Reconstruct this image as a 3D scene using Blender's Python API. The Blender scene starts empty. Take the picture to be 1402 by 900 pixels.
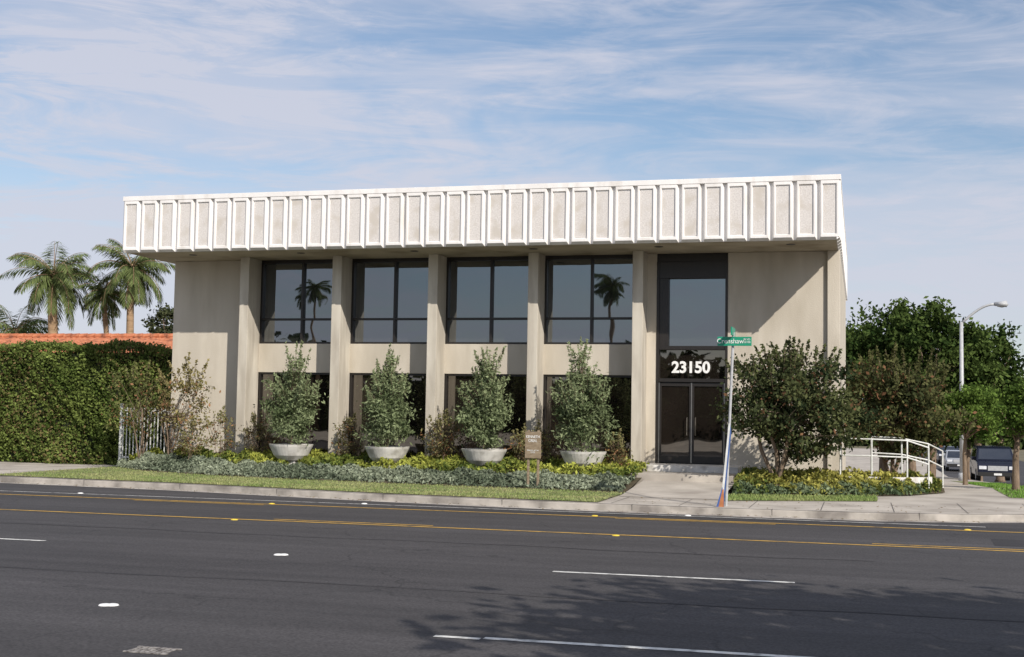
import bpy, math, random
import numpy as np
from mathutils import Matrix, Vector
rng=np.random.default_rng(7); random.seed(7)
S=bpy.context.scene
COL=S.collection

# ---------------------------------------------------------------- materials
def new_mat(name):
    m=bpy.data.materials.new(name); m.use_nodes=True
    nt=m.node_tree; nt.nodes.clear()
    o=nt.nodes.new('ShaderNodeOutputMaterial')
    return m,nt,o
def noise_mat(name,c1,c2,scale=3,rough=.85,detail=4,bump=0,bscale=60,c3=None,s3=.4,stretch=(1,1,1),spec=.3,f3=(.5,.65),bdist=.02):
    m,nt,o=new_mat(name); N=nt.nodes; K=nt.links
    b=N.new('ShaderNodeBsdfPrincipled'); b.inputs['Roughness'].default_value=rough
    b.inputs['Specular IOR Level'].default_value=spec
    g=N.new('ShaderNodeNewGeometry'); mp=N.new('ShaderNodeMapping'); mp.inputs['Scale'].default_value=stretch
    K.new(g.outputs['Position'],mp.inputs['Vector'])
    t=N.new('ShaderNodeTexNoise'); t.inputs['Scale'].default_value=scale; t.inputs['Detail'].default_value=detail
    K.new(mp.outputs[0],t.inputs['Vector'])
    r=N.new('ShaderNodeValToRGB'); r.color_ramp.elements[0].position=.35; r.color_ramp.elements[1].position=.65
    r.color_ramp.elements[0].color=(*c1,1); r.color_ramp.elements[1].color=(*c2,1)
    K.new(t.outputs['Fac'],r.inputs[0]); out=r.outputs[0]
    if c3:
        t3=N.new('ShaderNodeTexNoise'); t3.inputs['Scale'].default_value=s3; t3.inputs['Detail'].default_value=5
        K.new(mp.outputs[0],t3.inputs['Vector'])
        r3=N.new('ShaderNodeValToRGB'); r3.color_ramp.elements[0].position=f3[0]; r3.color_ramp.elements[1].position=f3[1]
        K.new(t3.outputs['Fac'],r3.inputs[0])
        mx=N.new('ShaderNodeMix'); mx.data_type='RGBA'
        K.new(r3.outputs[0],mx.inputs[0]); K.new(out,mx.inputs[6]); mx.inputs[7].default_value=(*c3,1); out=mx.outputs[2]
    K.new(out,b.inputs['Base Color'])
    if bump:
        tb=N.new('ShaderNodeTexNoise'); tb.inputs['Scale'].default_value=bscale; tb.inputs['Detail'].default_value=1
        K.new(g.outputs['Position'],tb.inputs['Vector'])
        bp=N.new('ShaderNodeBump'); bp.inputs['Strength'].default_value=bump; bp.inputs['Distance'].default_value=bdist
        K.new(tb.outputs['Fac'],bp.inputs['Height']); K.new(bp.outputs[0],b.inputs['Normal'])
    K.new(b.outputs[0],o.inputs[0]); return m
def plain(name,c,rough=.6,metal=0,spec=.5):
    return noise_mat(name,tuple(x*.9 for x in c),tuple(min(1,x*1.08) for x in c),scale=9,rough=rough,spec=spec,detail=2)
def metalm(name,c,rough):
    m=noise_mat(name,tuple(x*.9 for x in c),c,scale=9,rough=rough,detail=2); m.node_tree.nodes['Principled BSDF'].inputs['Metallic'].default_value=1; return m
def leaf_mat(name,trans=.25):
    m,nt,o=new_mat(name); N=nt.nodes;K=nt.links
    a=N.new('ShaderNodeAttribute'); a.attribute_name='lc'
    b=N.new('ShaderNodeBsdfDiffuse')
    t=N.new('ShaderNodeBsdfTranslucent'); mx=N.new('ShaderNodeMixShader'); mx.inputs[0].default_value=trans
    K.new(a.outputs['Color'],b.inputs['Color']); K.new(a.outputs['Color'],t.inputs['Color'])
    K.new(b.outputs[0],mx.inputs[1]);K.new(t.outputs[0],mx.inputs[2])
    K.new(mx.outputs[0],o.inputs[0]); return m
def glass_mat(name,refl,tint,base):
    m,nt,o=new_mat(name); N=nt.nodes;K=nt.links
    g=N.new('ShaderNodeBsdfGlossy'); g.inputs['Roughness'].default_value=.012; g.inputs['Color'].default_value=(*tint,1)
    d=N.new('ShaderNodeBsdfDiffuse')
    geo=N.new('ShaderNodeNewGeometry'); t=N.new('ShaderNodeTexNoise'); t.inputs['Scale'].default_value=.7
    K.new(geo.outputs['Position'],t.inputs['Vector'])
    r=N.new('ShaderNodeValToRGB'); r.color_ramp.elements[0].color=(*[x*.5 for x in base],1); r.color_ramp.elements[1].color=(*[x*1.8 for x in base],1)
    K.new(t.outputs['Fac'],r.inputs[0]); K.new(r.outputs[0],d.inputs[0])
    t2=N.new('ShaderNodeTexNoise'); t2.inputs['Scale'].default_value=1.1; t2.inputs['Detail'].default_value=1
    K.new(geo.outputs['Position'],t2.inputs['Vector'])
    bp=N.new('ShaderNodeBump'); bp.inputs['Strength'].default_value=.12; bp.inputs['Distance'].default_value=.02
    K.new(t2.outputs['Fac'],bp.inputs['Height']); K.new(bp.outputs[0],g.inputs['Normal'])
    lw=N.new('ShaderNodeFresnel'); lw.inputs['IOR'].default_value=1.5
    ad=N.new('ShaderNodeMath'); ad.operation='ADD'; ad.use_clamp=True; ad.inputs[1].default_value=refl
    K.new(lw.outputs[0],ad.inputs[0])
    mx=N.new('ShaderNodeMixShader'); K.new(ad.outputs[0],mx.inputs[0]); K.new(d.outputs[0],mx.inputs[1]); K.new(g.outputs[0],mx.inputs[2])
    K.new(mx.outputs[0],o.inputs[0]); return m

M={}
M['stucco']=noise_mat('stucco',(.50,.455,.38),(.60,.55,.465),scale=1.1,rough=.95,bump=.35,bscale=45,c3=(.42,.375,.30),s3=1.8,f3=(.42,.8),stretch=(1,1,.25))
M['column']=noise_mat('column_stucco',(.47,.43,.36),(.60,.56,.48),scale=2.2,rough=.95,bump=.3,bscale=50,c3=(.36,.32,.265),s3=3,f3=(.46,.8),stretch=(1,1,.2))
M['white']=noise_mat('precast_white',(.76,.74,.72),(.83,.81,.79),scale=2,rough=.8,bump=.1,bscale=30,c3=(.60,.565,.52),s3=3.5,f3=(.52,.85),stretch=(1,1,.22))
M['aggregate']=noise_mat('aggregate_panel',(.56,.53,.505),(.69,.66,.63),scale=26,rough=.95,bump=.25,bscale=60,detail=3,c3=(.55,.51,.46),s3=2)
M['soffit']=noise_mat('soffit_plaster',(.42,.37,.29),(.50,.44,.35),scale=1.2,rough=.95,c3=(.33,.28,.21),s3=.8)
M['frame']=plain('dark_bronze_frame',(.018,.015,.013),.4)
M['glass_up']=glass_mat('tinted_glass',.17,(.86,.93,1.0),(.016,.016,.016))
M['glass_lo']=glass_mat('dark_glass',.15,(.95,.90,.82),(.014,.011,.009))
M['roof']=noise_mat('roof_gravel',(.3,.29,.27),(.4,.39,.36),scale=8)
M['conc']=noise_mat('sidewalk_concrete',(.38,.345,.30),(.48,.44,.385),scale=1.1,rough=.9,bump=.2,bscale=40,c3=(.29,.26,.225),s3=.8,f3=(.45,.7))
M['kerb']=noise_mat('kerb_concrete',(.33,.305,.27),(.47,.435,.39),scale=2.5,rough=.9,bump=.2,bscale=40,c3=(.22,.20,.18),s3=1.2)
M['ground']=noise_mat('ground_earth',(.12,.11,.07),(.17,.15,.10),scale=.3,rough=1)
M['soil']=noise_mat('bed_soil',(.06,.05,.03),(.10,.08,.05),scale=6,rough=1,bump=.5,bscale=20)
M['lawn']=noise_mat('lawn_grass',(.13,.16,.06),(.22,.23,.11),scale=5,rough=1,bump=.6,bscale=60,c3=(.24,.21,.12),s3=1.1)
M['yellow']=noise_mat('yellow_paint',(.52,.31,.05),(.62,.38,.07),scale=5,rough=.7,c3=(.20,.14,.06),s3=6,f3=(.5,.75))
M['wpaint']=noise_mat('white_paint',(.6,.6,.57),(.74,.74,.7),scale=5,rough=.7,c3=(.22,.22,.21),s3=7,f3=(.5,.7))
M['marker']=plain('marker_white',(.8,.8,.78),.4)
M['ymarker']=plain('marker_yellow',(.75,.55,.05),.4)
M['bark']=noise_mat('bark',(.14,.10,.07),(.24,.18,.13),scale=9,rough=.95,bump=.6,bscale=30,stretch=(1,1,.3))
M['palmbark']=noise_mat('palm_bark',(.24,.16,.09),(.38,.26,.16),scale=6,rough=.95,bump=.8,bscale=12,stretch=(.3,.3,2))
M['leaf']=leaf_mat('foliage')
M['bowl']=noise_mat('planter_bowl_concrete',(.58,.56,.53),(.7,.68,.64),scale=5,rough=.8,c3=(.4,.38,.34),s3=3)
M['wmetal']=plain('white_painted_metal',(.66,.67,.64),.4)
M['grey']=plain('galvanised_grey',(.42,.43,.44),.45)
M['green']=plain('sign_green',(.01,.26,.15),.4)
M['textw']=plain('lettering_white',(.85,.85,.83),.5)
M['brown']=noise_mat('sign_wood',(.20,.15,.10),(.29,.23,.16),scale=8,rough=.8,stretch=(1,1,4))
M['orange']=plain('sign_orange',(.38,.14,.05),.5)
M['blue']=plain('sign_blue',(.04,.09,.25),.5)
M['tile']=noise_mat('terracotta_tile',(.40,.13,.06),(.56,.23,.12),scale=6,rough=.85,c3=(.24,.09,.05),s3=3)
M['housewall']=noise_mat('house_stucco',(.52,.48,.42),(.6,.56,.5),scale=1)
M['carpaint']=plain('dark_car_paint',(.012,.015,.03),.2)
M['carpaint2']=plain('silver_car_paint',(.3,.32,.35),.25)
M['tyre']=plain('tyre_rubber',(.02,.02,.02),.8)
M['lamp']=plain('headlamp',(.7,.72,.75),.15)
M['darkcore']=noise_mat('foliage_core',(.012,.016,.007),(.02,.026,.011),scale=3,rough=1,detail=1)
M['iron']=noise_mat('cast_iron',(.10,.09,.085),(.34,.32,.30),scale=18,rough=.8)

def asphalt():
    m,nt,o=new_mat('asphalt'); N=nt.nodes;K=nt.links
    b=N.new('ShaderNodeBsdfPrincipled'); b.inputs['Roughness'].default_value=.8; b.inputs['Specular IOR Level'].default_value=.35
    g=N.new('ShaderNodeNewGeometry')
    def nz(scale,detail,stretch,lo,hi,rough=.6,f0=.3,f1=.7):
        mp=N.new('ShaderNodeMapping'); mp.inputs['Scale'].default_value=stretch; K.new(g.outputs['Position'],mp.inputs[0])
        t=N.new('ShaderNodeTexNoise'); t.inputs['Scale'].default_value=scale; t.inputs['Detail'].default_value=detail; t.inputs['Roughness'].default_value=rough
        K.new(mp.outputs[0],t.inputs['Vector'])
        r=N.new('ShaderNodeMapRange'); r.inputs['From Min'].default_value=f0; r.inputs['From Max'].default_value=f1
        r.inputs['To Min'].default_value=lo; r.inputs['To Max'].default_value=hi; K.new(t.outputs['Fac'],r.inputs[0]); return r.outputs[0]
    a=nz(.5,4,(.25,1,1),.038,.058)
    c=nz(34,2,(1,1,1),.6,1.45)
    e=nz(1.2,4,(.03,1.4,1),.78,1.2)
    def mul(p,q):
        mu=N.new('ShaderNodeMath'); mu.operation='MULTIPLY'; K.new(p,mu.inputs[0])
        if isinstance(q,float): mu.inputs[1].default_value=q
        else: K.new(q,mu.inputs[1])
        return mu.outputs[0]
    v=N.new('ShaderNodeTexVoronoi'); v.feature='DISTANCE_TO_EDGE'; v.inputs['Scale'].default_value=.2
    tn=N.new('ShaderNodeTexNoise'); tn.inputs['Scale'].default_value=1.2; tn.inputs['Detail'].default_value=3
    K.new(g.outputs['Position'],tn.inputs['Vector'])
    ma=N.new('ShaderNodeMixRGB'); ma.blend_type='ADD'; ma.inputs[0].default_value=1; K.new(g.outputs['Position'],ma.inputs[1]); K.new(tn.outputs['Color'],ma.inputs[2])
    K.new(ma.outputs[0],v.inputs['Vector'])
    cr=N.new('ShaderNodeMapRange'); cr.inputs['From Min'].default_value=0; cr.inputs['From Max'].default_value=.006; cr.inputs['To Min'].default_value=.62; cr.inputs['To Max'].default_value=1
    K.new(v.outputs['Distance'],cr.inputs[0])
    x=mul(mul(mul(a,c),e),cr.outputs[0])
    cc=N.new('ShaderNodeCombineColor'); K.new(mul(x,1.04),cc.inputs[0]);K.new(mul(x,.98),cc.inputs[1]); K.new(mul(x,1.0),cc.inputs[2])
    K.new(cc.outputs[0],b.inputs['Base Color'])
    K.new(b.outputs[0],o.inputs[0]); return m
M['asphalt']=asphalt()
M['patch']=noise_mat('asphalt_patch',(.030,.029,.031),(.040,.038,.041),scale=20,rough=.85,c3=(.05,.048,.05),s3=1.5)

# ---------------------------------------------------------------- mesh builder
class MB:
    def __init__(s): s.v=[];s.f=[];s.m=[];s.mats=[]
    def mi(s,k):
        if k not in s.mats: s.mats.append(k)
        return s.mats.index(k)
    def add(s,vs,fs,mat):
        n=len(s.v); s.v+= [tuple(map(float,p)) for p in vs]; i=s.mi(mat)
        for f in fs: s.f.append([n+j for j in f]); s.m.append(i)
    def box(s,x0,x1,y0,y1,z0,z1,mat):
        v=[(x0,y0,z0),(x1,y0,z0),(x1,y1,z0),(x0,y1,z0),(x0,y0,z1),(x1,y0,z1),(x1,y1,z1),(x0,y1,z1)]
        s.add(v,[(0,3,2,1),(4,5,6,7),(0,1,5,4),(1,2,6,5),(2,3,7,6),(3,0,4,7)],mat)
    def tube(s,pts,rad,mat,n=8,cap=True):
        pts=[Vector(p) for p in pts]; vs=[];fs=[]
        for i,p in enumerate(pts):
            d=(pts[min(i+1,len(pts)-1)]-pts[max(i-1,0)]).normalized()
            a=d.cross(Vector((0,0,1)) if abs(d.z)<.9 else Vector((1,0,0))).normalized(); b=d.cross(a)
            r=rad[i] if hasattr(rad,'__len__') else rad
            for k in range(n):
                t=2*math.pi*k/n; vs.append(p+a*r*math.cos(t)+b*r*math.sin(t))
        for i in range(len(pts)-1):
            for k in range(n):
                q=(k+1)%n; fs.append((i*n+k,i*n+q,(i+1)*n+q,(i+1)*n+k))
        if cap: fs.append(tuple(range(n))[::-1]); fs.append(tuple((len(pts)-1)*n+k for k in range(n)))
        s.add(vs,fs,mat)
    def lathe(s,prof,c,mat,n=32):
        vs=[];fs=[]
        for r,z in prof:
            for k in range(n):
                t=2*math.pi*k/n; vs.append((c[0]+r*math.cos(t),c[1]+r*math.sin(t),c[2]+z))
        for i in range(len(prof)-1):
            for k in range(n):
                q=(k+1)%n; fs.append((i*n+k,i*n+q,(i+1)*n+q,(i+1)*n+k))
        s.add(vs,fs,mat)
    def obj(s,name,parent=None,smooth=False,bevel=0):
        me=bpy.data.meshes.new(name); me.from_pydata(s.v,[],s.f)
        for k in s.mats: me.materials.append(M[k])
        me.polygons.foreach_set('material_index',s.m)
        if smooth: me.polygons.foreach_set('use_smooth',[True]*len(s.f))
        me.update(); o=bpy.data.objects.new(name,me); COL.objects.link(o)
        if parent: o.parent=parent
        if bevel:
            b=o.modifiers.new('bevel','BEVEL'); b.width=bevel; b.segments=2; b.limit_method='ANGLE'
        return o
def empty(name,loc=(0,0,0)):
    e=bpy.data.objects.new(name,None); COL.objects.link(e); return e
def sheet(name,xs,ylo,yhi,zf,mat,ny=6,parent=None):
    b=MB(); vs=[];fs=[]
    for x in xs:
        a,c=ylo(x),yhi(x)
        for j in range(ny+1):
            y=a+(c-a)*j/ny; vs.append((x,y,zf(x,y)))
    for i in range(len(xs)-1):
        for j in range(ny):
            p=i*(ny+1)+j; fs.append((p,p+ny+1,p+ny+2,p+1))
    b.add(vs,fs,mat); return b.obj(name,parent,smooth=True)

# ---------------------------------------------------------------- leaves
def leaf_arrays(P,size,cols,elong=1.8,up=None):
    n=len(P); nr=rng.normal(size=(n,3))
    if up is not None: nr[:,2]+=up
    nr/=np.linalg.norm(nr,axis=1)[:,None]
    t=rng.normal(size=(n,3)); t-= (t*nr).sum(1)[:,None]*nr; t/=np.linalg.norm(t,axis=1)[:,None]
    b=np.cross(nr,t); s=(size*rng.uniform(.6,1.35,n))[:,None]
    V=np.stack([P-t*s*elong*.5,P+b*s*.5,P+t*s*elong*.5,P-b*s*.5],1)
    return V,cols
def mesh_quads(name,V,cols,parent=None,mat='leaf'):
    n=len(V); me=bpy.data.meshes.new(name)
    me.vertices.add(n*4); me.vertices.foreach_set('co',V.reshape(-1).astype(np.float32))
    me.loops.add(n*4); me.loops.foreach_set('vertex_index',np.arange(n*4,dtype=np.int32))
    me.polygons.add(n); me.polygons.foreach_set('loop_start',np.arange(0,n*4,4,dtype=np.int32))
    me.polygons.foreach_set('loop_total',np.full(n,4,dtype=np.int32))
    me.update(calc_edges=True)
    a=me.color_attributes.new('lc','FLOAT_COLOR','POINT')
    c=np.ones((n,4,4),dtype=np.float32); c[:,:,:3]=cols[:,None,:]; a.data.foreach_set('color',c.reshape(-1))
    me.materials.append(M[mat]); me.validate()
    o=bpy.data.objects.new(name,me); COL.objects.link(o)
    if parent: o.parent=parent
    return o
def colmix(n,c1,c2,key=None,jit=.25):
    k=rng.uniform(0,1,n) if key is None else np.clip(key+rng.normal(0,.2,n),0,1)
    c=np.array(c1)[None]*(1-k[:,None])+np.array(c2)[None]*k[:,None]
    return np.clip(c*rng.uniform(1-jit,1+jit,n)[:,None],0,1)
def sphere_dirs(n):
    d=rng.normal(size=(n,3)); return d/np.linalg.norm(d,axis=1)[:,None]
def tree(name,base,cc,cr,nclump=60,nleaf=12000,ls=.07,sig=.22,c1=(.03,.05,.015),c2=(.09,.12,.04),stems=1,tr=.09,fork=.35,shoots=0,c3=None,p3=0,inner=.35,barkmat='bark',limbs=16,flat=0,elong=1.8,slen=(.3,.75),sspread=.5,lumpy=.16,topf=None,parent=None):
    e=parent or empty(name); cc=np.array(cc);cr=np.array(cr);base=np.array(base)
    d=sphere_dirs(nclump); rad=rng.uniform(inner,1,nclump)**.6
    lump=1+lumpy*np.sin(d[:,0]*4.1+base[0])*np.cos(d[:,2]*5.3+base[1])+rng.normal(0,.07,nclump)
    K=cc+d*cr*(rad*lump)[:,None]
    if topf:
        h=np.clip((K[:,2]-cc[2])/cr[2],0,1); K[:,:2]=cc[:2]+(K[:,:2]-cc[:2])*(1-topf*h)[:,None]
    if flat: K[:,2]=np.maximum(K[:,2],cc[2]-cr[2]*flat)
    w=rng.uniform(.4,1.6,nclump); w/=w.sum()
    idx=rng.choice(nclump,nleaf,p=w); sg=sig*rng.uniform(.6,1.3,nclump)
    P=K[idx]+rng.normal(size=(nleaf,3))*sg[idx][:,None]*np.array([1,1,.75])
    key=rng.uniform(0,1,nclump)[idx]
    C=colmix(nleaf,c1,c2,key)
    if c3 is not None:
        m=rng.uniform(0,1,nleaf)<p3*(0.4+1.2*rng.uniform(0,1,nclump)[idx]); C[m]=np.array(c3)*rng.uniform(.6,1.4,m.sum())[:,None]
    b=MB()
    if shoots:
        SP=[];SC=[]
        for i in range(shoots):
            a=rng.uniform(0,2*math.pi); r=rng.uniform(0,.9)
            p=cc+np.array([math.cos(a)*cr[0]*r,math.sin(a)*cr[1]*r,cr[2]*math.sqrt(max(0,1-r*r))*.85])
            L=rng.uniform(*slen); dr=np.array([math.cos(a)*r*sspread+rng.normal(0,.15),math.sin(a)*r*sspread,1.]); dr/=np.linalg.norm(dr)
            q=p+dr*L; b.tube([p-dr*.3,q],[.008,.003],barkmat,4)
            m=int(34*L/.5); t=rng.uniform(0,1,m)[:,None]; SP.append(p+dr*L*t+rng.normal(0,1,(m,3))*(.055*(1.1-t))); SC.append(colmix(m,c1,c2,np.full(m,.8)))
        P=np.vstack([P]+SP); C=np.vstack([C]+SC)
    V,C=leaf_arrays(P,ls,C,elong)
    mesh_quads('foliage',V,C,e)
    for s in range(stems):
        off=np.array([rng.normal(0,.04),rng.normal(0,.04),0])*(stems>1)
        if stems>1:
            a=2*math.pi*s/stems+.4; top=base+np.array([math.cos(a)*cr[0]*.35,math.sin(a)*cr[1]*.35,0]); top[2]=cc[2]-cr[2]*.15
        else: top=base*(1-fork)+cc*fork; top[2]=base[2]+(cc[2]-base[2])*.85
        mid=(base+off+top)/2+np.array([rng.normal(0,.05),rng.normal(0,.05),0])
        b.tube([base+off-[0,0,.1],base+off+[0,0,.05],mid,top],[tr*1.5,tr*1.1,tr*.85,tr*.55],barkmat,9)
        ids=rng.choice(nclump,min(nclump,max(3,limbs//stems)),replace=False)
        for i in ids:
            t=rng.uniform(.35,1); st=mid*(1-t)+top*t
            en=K[i]; m2=(st+en)/2+np.array([0,0,-.06*np.linalg.norm(en-st)])+rng.normal(0,.05,3)
            b.tube([st,m2,en],[tr*.42,tr*.26,tr*.08],barkmat,6)
    b.obj('trunk_and_limbs',e,smooth=True)
    return e
def palm(name,base,top,flen=2.3,nf=30,trad=.22,c1=(.07,.10,.035),c2=(.19,.23,.09),lw=.06,nl=46,low=-.7):
    e=empty(name); b=MB(); base=np.array(base,float);top=np.array(top,float)
    n=8; pts=[base+(top-base)*i/n+np.array([.12*math.sin(i*.5),0,0])*(i<n) for i in range(n+1)]
    b.tube(pts,[trad*(1.25-.4*i/n) for i in range(n+1)],'palmbark',12)
    b.lathe([(trad*.5,-.8),(trad*1.35,-.4),(trad*1.2,0),(trad*.4,.25)],tuple(top),'palmbark',12)
    Vs=[];Cs=[]
    for i in range(nf):
        a=2*math.pi*i/nf*2.4+rng.uniform(-.2,.2); el=low+(1.3-low)*((i*.618)%1)+rng.uniform(-.1,.1); L=flen*rng.uniform(.8,1.12)
        d=np.array([math.cos(a),math.sin(a),0]); p=top.copy(); ang=el; pr=[p.copy()]; seg=12
        droop=rng.uniform(1.1,1.9)
        for k in range(seg):
            ang=max(-1.45,ang-droop/seg*(.4+1.2*k/seg)); p=p+(d*math.cos(ang)+np.array([0,0,math.sin(ang)]))*L/seg; pr.append(p.copy())
        b.tube(pr,[.028*(1-.8*k/seg) for k in range(seg+1)],'palmbark',4,cap=False)
        side=np.array([-d[1],d[0],0.])
        for k in range(nl):
            t=(k+1)/nl*seg*.98; j=min(int(t),seg-1); q=pr[j]+(pr[j+1]-pr[j])*(t-j); fw=(pr[j+1]-pr[j]); fw/=np.linalg.norm(fw)
            ll=flen*.30*math.sin(math.pi*min(1,.12+.84*k/nl))**.7*rng.uniform(.8,1.15)
            for sg in (-1,1):
                dr=side*sg*.75+fw*.6+np.array([0,0,-.35-rng.uniform(0,.6)]); dr/=np.linalg.norm(dr)
                w=fw*lw*.6
                Vs.append([q-w,q+dr*ll*.5-w*.8+[0,0,.02],q+dr*ll+[0,0,-.08*ll],q+dr*ll*.5+w])
                k2=rng.uniform(0,1); Cs.append(np.array(c1)*(1-k2)+np.array(c2)*k2)
    b.obj('trunk_and_ribs',e,smooth=True)
    mesh_quads('fronds',np.array(Vs),np.array(Cs),e)
    return e

# ---------------------------------------------------------------- ground, road, lot
def gz(x,y): return -0.5-min(1.5,max(0,(y-4)*.035))
b=MB(); gx=[-900,-300,-100,-60,-30,-10,10,20,27,40,60,100,300,900]; gy=[-900,-300,-120,-60,-32,-8,0,4,8,14,22,34,47,60,120,300,1200]
vs=[(x,y,gz(x,y)) for x in gx for y in gy]; ny=len(gy)
b.add(vs,[(i*ny+j,(i+1)*ny+j,(i+1)*ny+j+1,i*ny+j+1) for i in range(len(gx)-1) for j in range(ny-1)],'ground'); b.obj('ground',smooth=True)
b=MB(); b.add([(-400,-31,-.45),(400,-31,-.45),(400,-4.6,-.45),(-400,-4.6,-.45)],[(0,1,2,3)],'asphalt'); b.obj('road')
ys=[-4.6,0,4,10,20,34,47,70,120]
b=MB(); b.add([(x,y,gz(0,y)+.054) for y in ys for x in (26.6,36)],[(2*i,2*i+1,2*i+3,2*i+2) for i in range(len(ys)-1)],'asphalt'); b.obj('side_street')
b=MB()
for (x0,x1,y0,y1) in [(9.2,12.6,-27.6,-26.2),(24,29,-12.9,-11.5)]:
    b.add([(x0,y0,-.4465),(x1,y0+.1,-.4465),(x1-.1,y1,-.4465),(x0+.05,y1-.06,-.4465)],[(0,1,2,3)],'patch')
for (y0,x0,x1) in [(-21.6,-40,60),(-16.3,-40,22)]:
    xx=np.linspace(x0,x1,90); vs=[]
    for t in xx:
        yy=y0+.07*math.sin(t*.9)+.05*math.sin(t*2.7); w=.022+.012*math.sin(t*5); vs+=[(t,yy-w,-.4468),(t,yy+w,-.4468)]
    b.add(vs,[(2*i,2*i+2,2*i+3,2*i+1) for i in range(89)],'patch')
b.obj('road_repairs')
KX=[-120,-.8,5,10.5,13.5,16.8,19.1,22,24,25.2,26.1,26.7,27.0]
KY=[-5.0,-5.8,-6.4,-7.55,-7.95,-8.2,-8.25,-8.1,-7.6,-7.0,-6.1,-4.9,-3.2]
def yk(x): return float(np.interp(x,KX,KY))
def lz(x,y): return gz(x,y)+.2
xs=sorted(set(list(np.linspace(-120,-10,8))+list(np.linspace(-10,24,48))+KX+[24.4,24.8,25.6,26.4,26.85,26.93]))
b=MB()
yy=[-2,0,4,10,20,34,47,70,120]
vs=[]
for x in xs:
    k=yk(x); col=[k,k+.16]+[max(y,k+.3+.01*i) for i,y in enumerate(yy)]
    vs+=[(x,y,lz(x,y)) for y in col]
n=len(yy)+2; fs=[];fk=[]
for i in range(len(xs)-1):
    for j in range(n-1): (fk if j==0 else fs).append((i*n+j,(i+1)*n+j,(i+1)*n+j+1,i*n+j+1))
b.add(vs,fs,'conc'); b.add(vs,fk,'kerb')
sk=[];sf=[]
edge=[(x,yk(x)) for x in xs]+[(27.0,y) for y in (0,4,10,20,34,47,70,120)]
for x,y in edge: sk+=[(x,y,lz(x,y)-.03),(x,y-.01,gz(x,y)-.02),(x,y+.01,lz(x,y))]
for i in range(len(edge)-1):
    sf.append((3*i+1,3*i+4,3*i+3,3*i)); sf.append((3*i,3*i+3,3*i+5,3*i+2))
b.add(sk,sf,'kerb'); b.obj('pavement')
b=MB(); vs=[]
for x in xs[:]:
    k=yk(x); vs+=[(x,k-.42,-.446),(x,k+.0,-.446)]
b.add(vs,[(2*i,2*i+2,2*i+3,2*i+1) for i in range(len(xs)-1)],'kerb'); b.obj('gutter')
M['joint']=plain('joint_dark',(.12,.11,.1),.9)
b=MB()
for x in np.arange(-12,26,1.5):
    if -1.3<x<16.2: continue
    k=yk(x)+.2; e1=-1.0 if x<17 else (-5.9+.35*(x-18.7) if x>18.5 else -5.7)
    b.add([(x-.01,k,-.296),(x+.01,k,-.296),(x+.01,e1,-.296),(x-.01,e1,-.296)],[(0,1,2,3)],'joint')
for x in np.arange(-1,27,3):
    b.box(x-.008,x+.008,yk(x)-.005,yk(x)+.16,-.45,-.2965,'joint')
b.obj('pavement_joints')
b=MB(); b.box(-120,120,-60,-31,-.6,-.3,'conc'); b.obj('near_pavement')

def mark(name,x0,x1,y,w,mat,y1=None):
    b=MB(); y1=y if y1 is None else y1; b.add([(x0,y-w/2,-.4455),(x1,y1-w/2,-.4455),(x1,y1+w/2,-.4455),(x0,y+w/2,-.4455)],[(0,1,2,3)],mat); return b.obj(name)
mark('yellow_line',-200,200,-9.95,.11,'yellow'); mark('yellow_line',-200,200,-13.75,.11,'yellow')
for x in np.arange(-60,80,11.): mark('yellow_dash',x,x+3.2,-10.2,.08,'yellow')
for x in np.arange(-66,80,11.): mark('yellow_dash',x,x+3.2,-13.45,.08,'yellow')
mark('white_edge_line',-4,24.2,-8.95,.07,'wpaint')
for k in range(-6,6): mark('lane_dash',17.85+k*11.4,21.0+k*11.4,-19.3 if k==0 else -18.65,.10,'wpaint',-19.22 if k==0 else -18.62)
mark('lane_dash',17.95,18.4,-24.55,.09,'wpaint'); mark('lane_dash',18.42,24.0,-24.5,.11,'wpaint',-24.4)
mark('lane_dash',3,8.6,-24.5,.10,'wpaint')
b=MB()
def dome(x,y,mat):
    b.lathe([(.07,0),(.06,.012),(.035,.018),(.001,.02)],(x,y,-.449),mat,14)
for x,y in [(13.7,-18.95),(14.1,-24.0),(2.6,-18.9),(25,-18.95)]: dome(x,y,'marker'); dome(x+.07,y+.03,'marker')
for x in np.arange(-20,40,7.3): dome(x,-9.8,'ymarker'); dome(x+1.2,-13.9,'ymarker')
for x in np.arange(-20,40,7.3): dome(x+1.8,-8.8,'marker')
b.obj('road_marker_studs')
b=MB()
for k in range(7):
    x0=15.72+k*.055; b.box(x0,x0+.03,-26.2+.01*(k%2),-26.0,-.4485,-.441,'iron')
b.box(15.70,16.12,-26.23,-26.2,-.4485,-.440,'iron'); b.box(15.70,16.12,-26.0,-25.97,-.4485,-.440,'iron')
b.obj('valve_cover')

# ---------------------------------------------------------------- beds & lawn
BX=[-1.2,1,4,10,16.2]; BY=[.4,-1.5,-2.9,-3.9,-4.5]
def ybf(x): return float(np.interp(x,BX,BY))
def bz(x,y):
    f=ybf(x); t=min(1,max(0,(y-f)/max(.6,(-1.0-f)))); return -.27+.35*t*(min(1,max(0,(x+1.2)/2)))
xs1=list(np.linspace(-1.2,16.2,60))
sheet('planting_bed',xs1,lambda x:ybf(x)-.1,lambda x:.85,lambda x,y:bz(x,y)+.01,'soil',ny=14)
sheet('lawn',xs1,lambda x:yk(x)+.17,lambda x:ybf(x)-.05,lambda x,y:-.285+.02*max(0,min(1,(y-yk(x))/2)),'lawn',ny=6)
RX=[18.7,21,23,24.0];RY=[-3.7,-3.1,-1.6,.3]
def yrb(x): return float(np.interp(x,RX,RY))
def rz(x,y): t=min(1,max(0,(y-yrb(x))/1.5)); return -.28+.25*t
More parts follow.
